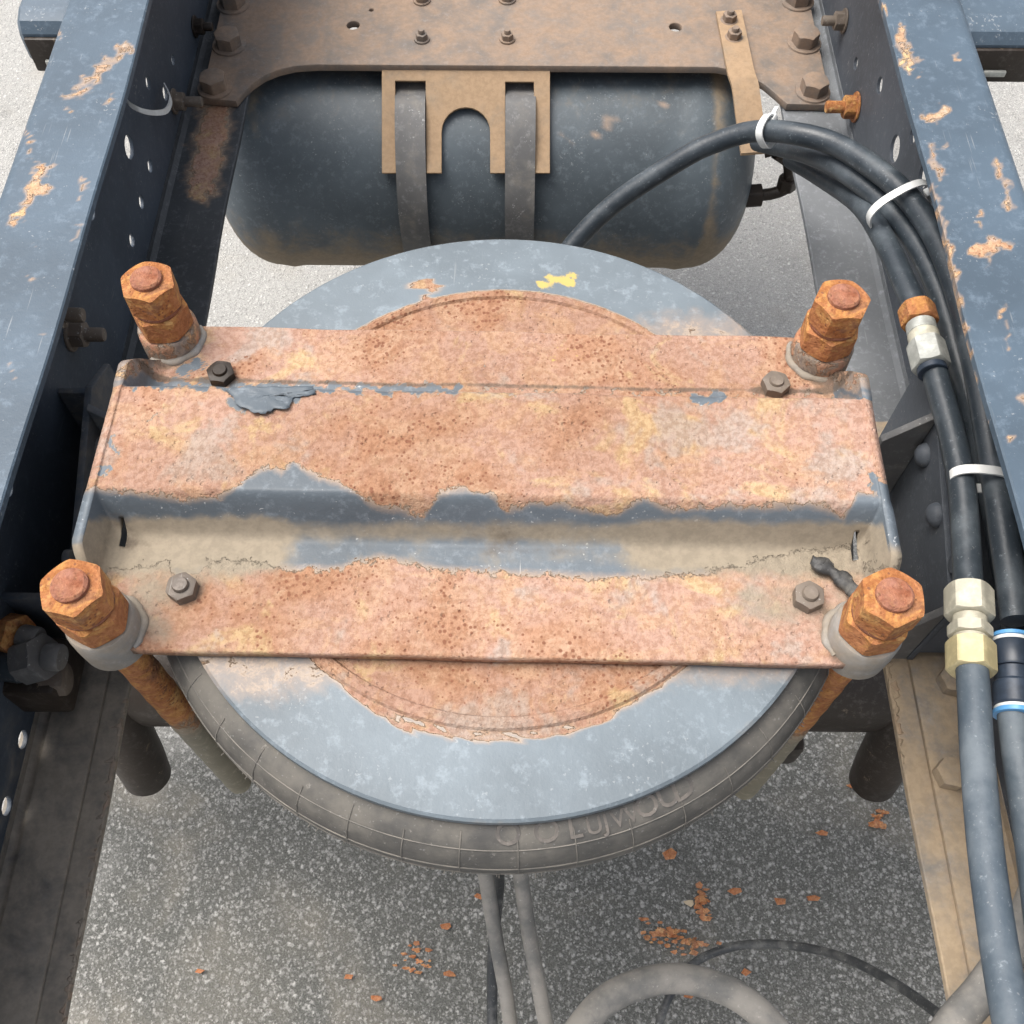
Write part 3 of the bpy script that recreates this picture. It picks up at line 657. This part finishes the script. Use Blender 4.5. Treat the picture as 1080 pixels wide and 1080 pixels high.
# ------------------------------------------------------------------ clamp bracket (pressed saddle over the air spring)
def build_bracket():
    root = empty('clamp_bracket', (CEN.x, CEN.y, Z(HBASE)-.008), 'rusty pressed steel bracket with peeling blue paint clamped across the round plate', 'bracket')
    hat = .035
    ysm = lambda t: t*t*(3-2*t)
    def zprof(y):          # hat section: sharp-ish at the back, a long rounded fold in front
        if y >= 0:
            if y <= .0465: return hat
            if y <= .0545: return hat-.0085+math.sqrt(max(0, .0085**2-(y-.0465)**2))
            return hat*.78*max(0, 1-(y-.0545)/.0025)
        a = -y
        return hat if a <= .031 else hat*(1-ysm(min(1, (a-.031)/.024)))
    yy = list(np.linspace(-.1345, -.060, 46)) + list(np.linspace(-.0585, -.029, 34)) + list(np.linspace(-.0275, .0455, 50)) + list(np.linspace(.0465, .0545, 14)) + list(np.linspace(.0550, .0572, 6)) + list(np.linspace(.059, .133, 46))
    RB, XE = .016, .2565                                        # bend radius of the upturned ends
    def end(s_, xe):                                 # arc-length -> (x, z) across the upturned end
        x0 = xe-RB
        if s_ <= x0: return s_, 0.
        a = (s_-x0)/RB
        if a <= R(76): return x0+RB*math.sin(a), RB*(1-math.cos(a))
        t = s_-x0-RB*R(76); return x0+RB*math.sin(R(76))+t*math.cos(R(76)), RB*(1-math.cos(R(76)))+t*math.sin(R(76))
    def smax(y):                                     # trimmed arc-length: the lip runs out towards the corners
        a = abs(y); full = XE-RB+RB*R(76)+.0235
        if a < .070: return full
        if a < .112: return full-(full-.242)*ysm((a-.070)/.042)
        return .242-.005*(a-.112)/.027
    xi = np.concatenate([np.linspace(-1, -.80, 70)[:-1], np.linspace(-.80, .80, 200), np.linspace(.80, 1, 70)[1:]])
    V, LX = [], []
    for y in yy:
        xm = smax(y)
        for q in xi:
            xa, zl = end(abs(q)*xm, XE); x = math.copysign(xa, q); zf = zprof(y)
            z = max(zf, zl)
            if abs(zf-zl) < .006: z += (.006-abs(zf-zl))**2/.024
            dent = .0006*math.sin(x*31+y*17)+.0005*math.sin(x*67-y*41)
            p = CEN + ex*x + ey*y; V.append((p.x, p.y, Z(HBASE)+z+dent)); LX.append((x, y))
    LX = np.array(LX)
    n = len(xi); Fc = []; L = np.array(V)
    for j in range(len(yy)-1):
        for i in range(n-1):
            ym = .5*(yy[j]+yy[j+1]); xm_ = LX[j*n+i, 0]
            if .2470 < abs(xm_) < .2510 and -.060 < ym < -.044: continue      # relief slot between hat and end lip
            Fc.append((j*n+i, j*n+i+1, (j+1)*n+i+1, (j+1)*n+i))
    # --- wear read off the photograph
    px, py = proj(L)
    edge = np.array([(60, 512), (105, 514), (200, 526), (235, 522), (262, 500), (285, 490), (297, 497), (310, 483), (325, 498), (345, 505), (375, 516), (392, 532), (420, 537), (447, 543), (462, 520), (485, 514),
                     (515, 517), (535, 538), (562, 528), (590, 530), (612, 536), (650, 540), (680, 524), (700, 536), (760, 532), (815, 534), (850, 530), (878, 538), (890, 545), (900, 528), (905, 518), (960, 517)], float)
    be = np.interp(px, edge[:, 0], edge[:, 1])
    top_rust = .5+(be-py)/24.
    low = np.array([(60, 585), (120, 600), (200, 590), (270, 592), (310, 602), (360, 600), (400, 588), (470, 602), (560, 606), (640, 610), (740, 606), (800, 590), (860, 580), (960, 570)], float)
    bl_ = np.interp(px, low[:, 0], low[:, 1]); low_rust = .5+(py-bl_)/22.
    rust = np.clip(np.maximum(top_rust, low_rust), -.4, 1.7)
    zrel = L[:, 2]-Z(HBASE)
    # paint left along the back bend of the hat and a few islands
    keep = stroke(V, [([(140, 404), (200, 406), (235, 408), (330, 409), (480, 411)], 8, .9), ([(480, 411), (700, 414), (920, 416)], 5, .62), ([(246, 424), (275, 430), (308, 418)], 11, .9), ([(735, 421), (765, 420)], 7, 1.1), ([(118, 465), (122, 478)], 7, .8),
                     ([(108, 497), (118, 495)], 6, .8), ([(920, 500), (930, 515)], 8, .8), ([(150, 445), (178, 432)], 5, .6), ([(190, 389), (212, 385)], 8, 1.1), ([(510, 388)], 4, .8), ([(165, 688), (280, 690)], 5, .5), ([(190, 600), (208, 596)], 12, .5),
                     ([(250, 470), (300, 455)], 6, .45), ([(930, 420), (945, 520)], 5, .5)])
    rust = rust-keep*1.9
    lipz = (np.abs((L-np.array(CEN)) @ np.array(ex)) > .249) & (zrel > .006) & (np.abs((L-np.array(CEN)) @ np.array(ey)) > .052)
    rust = np.where(lipz, rust*.25, rust)
    dust = np.exp(-((py-(561+(px-540)*.005))/14.)**2)*.66*(zrel < .033) + .36*np.exp(-((py-590)/15.)**2) + stroke(V, [([(105, 585), (270, 578)], 38, .62), ([(150, 625), (240, 600)], 40, .50), ([(700, 583), (940, 595)], 40, .52), ([(790, 640), (900, 630)], 44, .50), ([(880, 665)], 40, .45), ([(130, 640), (170, 670)], 30, .5)])
    yl, xl = LX[:, 1], LX[:, 0]
    darkening = .62*np.exp(-((yl-.0815)/.0030)**2) + .40*np.exp(-((yl+.057)/.006)**2)*(np.abs(xl) < .25)*(.5+.5*np.sin(xl*23+1)) + .35*np.exp(-((yl+.046)/.007)**2)*np.exp(-((xl-.01)/.10)**2)  # darker along the folds, around bolts and collars, and towards the ends
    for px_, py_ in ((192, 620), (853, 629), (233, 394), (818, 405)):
        q_ = at_h(px_, py_, HBASE-.006); darkening += .75*np.exp(-(((L[:, 0]-q_.x)/.013)**2+((L[:, 1]-q_.y)/.013)**2))
    for q_ in BP.values(): darkening += .6*np.exp(-((np.hypot(L[:, 0]-q_.x, L[:, 1]-q_.y)-.022)/.007)**2)
    darkening += .35*np.clip((np.abs(xl)-.236)/.012, 0, 1)*(zrel < .02)
    o = obj('saddle', V, Fc, 'bracket', root, attrs={'rust': rust, 'dust': dust, 'darkening': darkening, 'yellow': stroke(V, [([(575, 375), (612, 370)], 9, .5)])}, angle=60)
    so = o.modifiers.new('thickness', 'SOLIDIFY'); so.thickness = .0075; so.offset = -1
    # lifted paint flake on the back edge
    fl = [(238, 412), (246, 419), (250, 428), (262, 433), (276, 437), (290, 432), (305, 430), (309, 421), (322, 418), (334, 415), (330, 409), (290, 408), (256, 408)]
    hh = HBASE-hat; ol = []
    for (a, b), (c_, d_) in zip(fl, fl[1:]+fl[:1]):
        for t in (0, .25, .5, .75): ol.append((a+(c_-a)*t+random.uniform(-1.4, 1.4), b+(d_-b)*t+random.uniform(-1.2, 1.2)))
    cx_, cy_ = 284, 418; V2, F2 = [], []; n_ = len(ol)
    for k in range(6):
        for a, b in ol:
            t = k/5; x, y = cx_+(a-cx_)*t, cy_+(b-cy_)*t
            V2.append(at_h(x, y, hh-.0008-.0035*max(0, (y-411)/26)**1.5-.0006*math.sin(x*.3)*math.sin(y*.5)))
    F2 = [(k*n_+i_, k*n_+(i_+1) % n_, (k+1)*n_+(i_+1) % n_, (k+1)*n_+i_) for k in range(5) for i_ in range(n_)]
    pf = obj('paint_flake', V2, F2, 'bracket', root, attrs={'rust': [-.1]*len(V2), 'dust': [.12]*len(V2)})
    so = pf.modifiers.new('thickness', 'SOLIDIFY'); so.thickness = .0007; so.offset = -1
    # small hex bolts through the flanges
    for px_, py_, mt in ((192, 620, 'smallbolt'), (853, 629, 'smallbolt'), (233, 394, 'axle'), (818, 405, 'smallbolt')):
        p = at_h(px_, py_, HBASE-.006); bolt_head('bolt', (p.x, p.y, Z(HBASE)+.0005), (0, 0, 1), .0185, mt, root, hh=.009, stud=.004 if py_ > 500 else .003, rot=random.random(), washer=False)
    # welded collars under the clamp nuts
    for k, q in BP.items():
        prof = [(.0135, Z(.640)), (.0205, Z(.640)), (.0222, Z(.638)), (.0226, Z(HBASE)), (.0222, Z(.606)), (.0210, Z(.6040)), (.0135, Z(.6040))]
        v, f = lathe(prof, (q.x, q.y, 0), (0, 0, 1), 40, closed=True); obj('collar', v, f, 'collar' if 'f' in k else 'collar_rust', root, angle=30)
        sgn = 1 if 'r' in k else -1; fb = 1 if 'b' in k else -1
        a0 = math.atan2(-fb, -sgn); w_ = [Vector((q.x, q.y, 0))+Vector((math.cos(a0+t), math.sin(a0+t), 0))*(.0230+.0006*math.sin(t*9))+Vector((0, 0, Z(HBASE)+.0015)) for t in np.linspace(-1.35, 1.35, 26)]
        v, f = tube(w_, [.0030*(1-.6*abs(i/12.5-1)**3)+.0007*random.random() for i in range(26)], 10); obj('weld_bead', v, f, 'collar', root)
build_bracket()

# ------------------------------------------------------------------ clamp bolts
NUTLAB = {'fl': 'rusty orange clamp bolt at the bracket corner with the big grey hex flange bolt',
          'fr': 'rusty orange clamp bolt at the bracket corner touching the black rubber scrap',
          'bl': 'rusty orange clamp bolt at the tank-side bracket corner away from the hoses',
          'br': 'rusty orange clamp bolt at the tank-side bracket corner beneath the hose bundle'}
for k, q in BP.items():
    root = empty('clamp_bolt', (q.x, q.y, Z(1.0)), NUTLAB[k], 'bolt', 'clamp bolts at the bracket corners')
    r0 = random.random()
    v, f = hexnut((q.x, q.y, Z(.5785)), (0, 0, 1), .0355, .0230, .0122, r0, both=True); obj('nut', v, f, 'bolt', root, angle=28)
    v, f = hexnut((q.x, q.y, Z(.6038)), (0, 0, 1), .0370, .0215, .0122, r0+(.30 if 'b' in k else -.24), both=True); obj('lock_nut', v, f, 'bolt', root, angle=28)
    v, f = lathe([(.0122, Z(.5822)), (.0172, Z(.5822)), (.0178, Z(.5812)), (.0178, Z(.5792)), (.0172, Z(.5786)), (.0122, Z(.5786))], (q.x, q.y, 0), (0, 0, 1), 30, closed=True); obj('washer', v, f, 'boltend', root, angle=35)
    v, f = lathe([(.001, Z(.5515)), (.0096, Z(.5515)), (.0112, Z(.5528)), (.0114, Z(.556)), (.0114, Z(.62)), (.001, Z(.62))][::-1], (q.x, q.y, 0), (0, 0, 1), 28); obj('bolt_end', v, f, 'boltend', root, angle=35)
    v, f = lathe([(.001, Z(1.0)), (.0118, Z(1.0)), (.0118, Z(.80)), (.0122, Z(.62)), (.001, Z(.62))], (q.x, q.y, 0), (0, 0, 1), 24)
    # let the rust be strongest just below the bracket
    P = np.array([tuple(p) for p in v]); N = 24; V2, F2 = [], []
    V2, F2 = lathe([(.0119+.0003*math.sin(i*1.7), Z(.625+.375*i/40)) for i in range(41)], (q.x, q.y, 0), (0, 0, 1), 24); P = np.array([tuple(p) for p in V2])
    obj('shank', V2, F2, 'shank', root, attrs={'rust': np.clip((P[:, 2]-Z(.84))/.10, 0, .8)})

# axle under the air spring with a spring seat at either end
ax = empty('rear_axle', (0, .46, Z(1.32)), 'dark rusty axle with rounded seats below the air spring', 'axle')
v, f = lathe([(.07, -.8), (.085, -.79), (.085, .79), (.07, .8)], (0, .452, Z(1.15)), (1, 0, 0), 40); obj('tube', v, f, 'axle', ax)
for sd in (-1, 1):
    c = Vector((sd*.458, .365, Z(1.21)))
    v, f = lathe([(.010, -.106), (.020, -.10), (.029, -.085), (.031, -.04), (.031, .06), (.026, .09), (.02, .13)], c, (0, .25, 1), 40); obj('spring_seat', v, f, 'axle', ax, angle=35)
    v, f = box((sd*.25, .41, Z(.99)), (.07, .25, .05), bev=.008); obj('clamp_pad', v, f, 'axle', ax)

# ------------------------------------------------------------------ hoses
def hose(name, pts, r, mat, label, group=None, cat='hose', n=10):
    path = spline([at_h(x, y, h) for x, y, h in pts], n); v, f = tube(path, r, 18)
    o = obj(name, v, f, mat); tag(o, label, cat, group); return o
G = 'air hoses along the rail'
hose('air_hose', [(588, 285, .86), (605, 257, .84), (650, 213, .80), (720, 167, .75), (755, 150, .73), (793, 139, .71), (833, 140, .69), (880, 152, .68), (927, 181, .67), (960, 211, .665), (987, 250, .66), (1007, 298, .66), (1020, 345, .66),
     (1034, 410, .665), (1046, 480, .67), (1056, 545, .67), (1066, 610, .67), (1072, 655, .67)], .0107, 'hose', 'black hose arching from behind the round plate over the tank to the blue-collared connector', G)
hose('air_hose', [(800, 150, .80), (820, 154, .76), (855, 163, .72), (887, 178, .70), (933, 215, .69), (967, 258, .685), (992, 312, .685), (1008, 368, .69), (1028, 440, .70), (1046, 520, .71), (1068, 640, .72), (1090, 760, .72), (1110, 900, .72)], .0103, 'hose',
     'black hose in the middle of the tied bundle beside the zinc fitting', G)
h3 = hose('air_hose', [(835, 168, .79), (863, 184, .75), (907, 215, .71), (933, 254, .69), (953, 297, .68), (968, 330, .675), (978, 360, .67), (988, 400, .67), (1003, 455, .67), (1014, 510, .67), (1019, 570, .67), (1022, 640, .665), (1024, 700, .66)], .0103, 'hose',
     'black hose carrying the rusty and ivory threaded fittings', G)
hose('air_hose', [(1024, 690, .66), (1027, 730, .655), (1031, 800, .65), (1040, 900, .64), (1054, 1000, .63), (1066, 1070, .62), (1085, 1160, .61)], .0106, 'hose_blue', 'faded blue grey hose running from the ivory fitting over the tan flange', G)
hose('air_hose', [(1067, 745, .67), (1074, 800, .67), (1086, 880, .68), (1100, 990, .68)], .0100, 'hose_blue', 'faded grey hose leaving the lower end of the blue-collared connector', G)
hose('air_hose', [(960, 1150, .80), (1005, 1082, .80), (1040, 1040, .80), (1075, 985, .79), (1110, 900, .78)], .0125, 'hose_dusty', 'dusty grey hose crossing the tan lower flange diagonally', G)
hose('air_hose', [(570, 1160, 1.2), (612, 1085, 1.2), (650, 1048, 1.2), (705, 1032, 1.2), (760, 1042, 1.2), (805, 1072, 1.2), (850, 1130, 1.2)], .0155, 'hose_dusty', 'dusty grey hose bent into an arch above the aggregate paving', 'hoses hanging under the air spring')
hose('air_hose', [(508, 900, 1.15), (514, 935, 1.2), (522, 985, 1.25), (534, 1050, 1.3), (541, 1100, 1.3)], .0085, 'hose_dusty', 'grey hose hanging under the air spring, split open along its length', 'hoses hanging under the air spring')
hose('air_hose', [(524, 905, 1.2), (526, 935, 1.25), (520, 1000, 1.32), (519, 1060, 1.36), (519, 1110, 1.36)], .0065, 'cable', 'thin dark hose behind the split grey hose under the air spring', 'hoses hanging under the air spring')
hose('air_hose', [(546, 900, 1.15), (550, 930, 1.2), (558, 985, 1.25), (570, 1050, 1.28), (580, 1100, 1.28)], .0088, 'hose_dusty', 'tan dusty hose hanging alone beneath the rubber bellows', 'hoses hanging under the air spring')
hose('electric_cable', [(690, 1100, 1.40), (702, 1060, 1.39), (722, 1025, 1.38), (750, 1006, 1.36), (790, 996, 1.34), (840, 998, 1.30), (890, 1010, 1.24), (940, 1035, 1.16), (985, 1066, 1.08), (1020, 1095, 1.0)], .0052, 'cable', 'thin black cable curving above the paving towards the tan flange', None, 'cable')

def fitting(name, stations, label, cat='fitting'):
    """stations: list of (p0, p1, kind, radius, material) along a hose"""
    base = stations[0][0]; root = empty(name, stations[-1][1], label, cat)
    for p0, p1, kind, r, mt, nm in stations:
        d = (p1-p0); L = d.length
        if kind == 'hex': v, f = hexnut(p0, d, r*2, L, .0095, .35, both=True)
        else: v, f = lathe([(.0095, 0), (r*.94, 0), (r, L*.08), (r, L*.92), (r*.94, L), (.0095, L)], p0, d, 28)
        obj(nm, v, f, mt, root, angle=30)
    return root
def along(a, b, t): return a.lerp(b, t)
a, b = at_h(966, 324, .672), at_h(984, 394, .668)
fitting('hose_fitting', [(along(a, b, .0), along(a, b, .27), 'hex', .0135, 'bolt', 'rusty_nut'), (along(a, b, .27), along(a, b, .42), 'cyl', .0122, 'zinc', 'neck'), (along(a, b, .42), along(a, b, .56), 'cyl', .0126, 'ivory', 'ferrule'),
        (along(a, b, .56), along(a, b, .92), 'hex', .0136, 'zinc', 'hex_body'), (along(a, b, .92), along(a, b, 1.0), 'cyl', .0118, 'connector', 'sleeve')], 'zinc hose fitting with a bright rusty nut beside the tank-side clamp bolt')
a, b = at_h(1021.5, 621, .665), at_h(1024.5, 709, .660)
fitting('hose_fitting', [(along(a, b, .0), along(a, b, .36), 'hex', .0148, 'ivory', 'upper_nut'), (along(a, b, .36), along(a, b, .46), 'cyl', .0116, 'ivory', 'neck'), (along(a, b, .46), along(a, b, .60), 'hex', .0132, 'ivory', 'hex_body'),
        (along(a, b, .60), along(a, b, .66), 'cyl', .0116, 'ivory', 'neck'), (along(a, b, .66), along(a, b, 1.0), 'hex', .0146, 'brass', 'lower_nut')], 'ivory and yellow plated hose union with three hex sections')
a, b = at_h(1067, 672, .67), at_h(1071, 756, .67)
fitting('push_connector', [(along(a, b, .0), along(a, b, .05), 'cyl', .0142, 'collar_blue', 'blue_collar'), (along(a, b, .05), along(a, b, .10), 'cyl', .0134, 'tie', 'white_ring'), (along(a, b, .10), along(a, b, .42), 'cyl', .0144, 'connector', 'body'),
        (along(a, b, .42), along(a, b, .60), 'cyl', .0128, 'connector', 'waist'), (along(a, b, .60), along(a, b, .90), 'cyl', .0144, 'connector', 'body'), (along(a, b, .90), along(a, b, .94), 'cyl', .0134, 'tie', 'white_ring'),
        (along(a, b, .94), along(a, b, 1.0), 'cyl', .0142, 'collar_blue', 'blue_collar')], 'dark push-in hose connector with light blue collars', 'connector')

# ------------------------------------------------------------------ cable ties
def cable_tie(c, d, s, a, b, label, head):
    root = empty('cable_tie', c, label, 'cable tie', 'white cable ties')
    v, f = band(c, d, s, a, b, .0075, .0016); obj('strap', v, f, 'tie', root, angle=30)
    d = Vector(d).normalized(); s = Vector(s); s = (s-d*s.dot(d)).normalized(); t = d.cross(s)
    v, f = box(Vector(c)+s*head[0]*a+t*head[1]*b, (.009, .009, .007), (s, d, t), .001); obj('head', v, f, 'tie', root)
    v, f = box(Vector(c)+s*(head[0]*a+.007)+t*(head[1]*b+.002), (.012, .0045, .0013), (s, d, t), .0003); obj('tail', v, f, 'tie', root)
p1, p2 = at_h(919, 243, .690), at_h(971, 200, .665)
c = (p1+p2)/2+Vector((.002, 0, .004)); d = at_h(965, 262, .68)-at_h(920, 195, .68)
cable_tie(c, d, p2-p1, (p2-p1).length/2+.001, .021, 'white cable tie round three hoses above the zinc fitting', (1.0, -.2))
p1, p2 = at_h(1003, 511, .668), at_h(1060, 499, .668)
cable_tie((p1+p2)/2, at_h(1036, 540, .668)-at_h(1026, 470, .668), p2-p1, (p2-p1).length/2-.002, .0125, 'white cable tie round two hoses between the zinc and ivory fittings', (1.0, .2))
c = at_h(810, 138.5, .702)
cable_tie(c, at_h(833, 140, .69)-at_h(793, 139, .71), Vector((0, 1, 0)), .0135, .0135, 'white clip where the arching hose meets the bent tan strap', (.9, .3))
# loose tie tail on the dark web
pts = [at_x(131, 101, -.400), at_x(137, 110, -.394), at_x(150, 117, -.386), at_x(165, 119, -.380), at_x(176, 116, -.385), at_x(180, 104, -.392), at_x(174, 90, -.402)]
path = spline(pts, 8); V = []
for i, p in enumerate(path):
    for dx, dz in ((-.0008, -.0035), (.0008, -.0035), (.0008, .0035), (-.0008, .0035)): V.append(p+Vector((dx, 0, dz)))
Fc = [(i*4+k, i*4+(k+1) % 4, (i+1)*4+(k+1) % 4, (i+1)*4+k) for i in range(len(path)-1) for k in range(4)]; n = len(V); Fc += [(3, 2, 1, 0), (n-4, n-3, n-2, n-1)]
tag(obj('cable_tie', V, Fc, 'tie', angle=30), 'curled white cable tie hanging on a bolt inside the dark web', 'cable tie', 'white cable ties')

# ------------------------------------------------------------------ rubber scrap on the bracket
pts = [at_h(857, 589, .6145), at_h(866, 594, .6145), at_h(878, 602, .6145), at_h(890, 610, .6140), at_h(902, 622, .6130), at_h(909, 627, .6120)]
path = spline(pts, 8); n = len(path)
v, f = tube(path, [(.0058+.0010*math.sin(i*.19+1))*(.55+.45*math.sin(math.pi*(i+2)/(n+3))) for i in range(n)], 16)
v = [Vector((p.x+.0011*math.sin(p.y*610)+random.uniform(-.0004, .0004), p.y+.0010*math.sin(p.x*540), Z(HBASE)+.0012+(p.z-Z(HBASE)-.0012)*.72+random.uniform(-.0006, .0006))) for p in v]
tag(obj('rubber_scrap', v, f, 'scrap', angle=50), 'twisted black scrap of rubber lying on the bracket', 'rubber scrap')

# ------------------------------------------------------------------ valve block inside the dark rail
vb = empty('valve_block', at_h(30, 700, .84), 'small dark valve block with rusty hex fittings inside the dark rail', 'valve')
for (a_, b_, r_, mt, k_) in (((-2, 668, .78), (22, 672, .77), .016, 'bolt', 'hex'), ((22, 672, .77), (42, 676, .77), .011, 'strap', 'cyl'), ((-8, 700, .78), (26, 704, .78), .013, 'hose', 'cyl'), ((26, 698, .78), (48, 692, .77), .017, 'strap', 'hex'),
                             ((48, 692, .77), (66, 694, .77), .011, 'strap', 'cyl'), ((46, 718, .80), (72, 716, .80), .012, 'smallbolt', 'hex')):
    p0, p1 = at_h(*a_), at_h(*b_); d = p1-p0
    v, f = hexnut(p0, d, r_*2, d.length, 0, .3, both=True) if k_ == 'hex' else lathe([(.002, 0), (r_*.9, 0), (r_, .002), (r_, d.length-.002), (r_*.9, d.length), (.002, d.length)], p0, d, 24)
    obj('fitting', v, f, mt, vb, angle=30)
v, f = box(at_h(28, 712, .815), (.075, .05, .05), bev=.005); obj('body', v, f, 'axle', vb)

# ------------------------------------------------------------------ rust flakes on the paving
def flake(p, s):
    n = random.randint(4, 6); el = random.uniform(.35, .75); a0 = random.random()*6; tx, ty = random.uniform(-.35, .35), random.uniform(-.35, .35); V = []
    ring = [(s*random.uniform(.6, 1.2)*math.cos(a0+6.283*i/n), s*el*random.uniform(.6, 1.2)*math.sin(a0+6.283*i/n)) for i in range(n)]
    for dz in (0, s*.22):
        for x, y in ring: V.append((p.x+x, p.y+y, p.z+.002+s*.35+dz+x*tx+y*ty))
    return V, [tuple(range(n))[::-1], tuple(range(n, 2*n))]+[(i, (i+1) % n, (i+1) % n+n, i+n) for i in range(n)]
for clusters, label in (([(700, 985, 14, 5, 22), (716, 993, 20, 8, 34), (730, 997, 8, 5, 8), (678, 972, 7, 3, 4)], 'heap of orange rust flakes on the paving beneath the black cable'),
                        ([(740, 948, 5, 9, 18), (742, 964, 5, 7, 14)], 'narrow streak of orange rust flakes beside a pale chip on the paving'),
                        ([(440, 1003, 8, 10, 10), (443, 1018, 12, 7, 10), (452, 1015, 4, 6, 4)], 'loose scatter of orange rust flakes on the paving by the hanging hoses'),
                        ([(924, 862, 6, 7, 18), (926, 872, 4, 5, 6)], 'small clump of orange rust flakes under the tan flange')):
    parts = []
    for x, y, sx, sy, k in clusters:
        for _ in range(k):
            p = at_h(x+random.gauss(0, sx*.7), y+random.gauss(0, sy*.7), H); parts.append(flake(p, random.uniform(.003, .0075)))
    v, f = join(*parts); tag(obj('rust_flakes', v, f, 'flake', smooth=False), label, 'rust flakes', kind='stuff')
for x, y in ((368, 1030), (398, 1053), (471, 977), (474, 1028), (822, 952), (857, 948), (707, 902), (211, 1025), (725, 1050), (785, 1026), (866, 880), (775, 940), (900, 830), (505, 946)):
    p = at_h(x, y, H); v, f = flake(p, random.uniform(.007, .012)); tag(obj('rust_flake', v, f, 'flake', smooth=False), 'single orange rust flake lying on the grey paving', 'rust flake', 'single rust flakes on the paving')
v, f = flake(at_h(727, 953, H), .009); tag(obj('pale_chip', v, f, 'flake_pale', smooth=False), 'pale chip lying beside the narrow streak of rust flakes', 'chip')
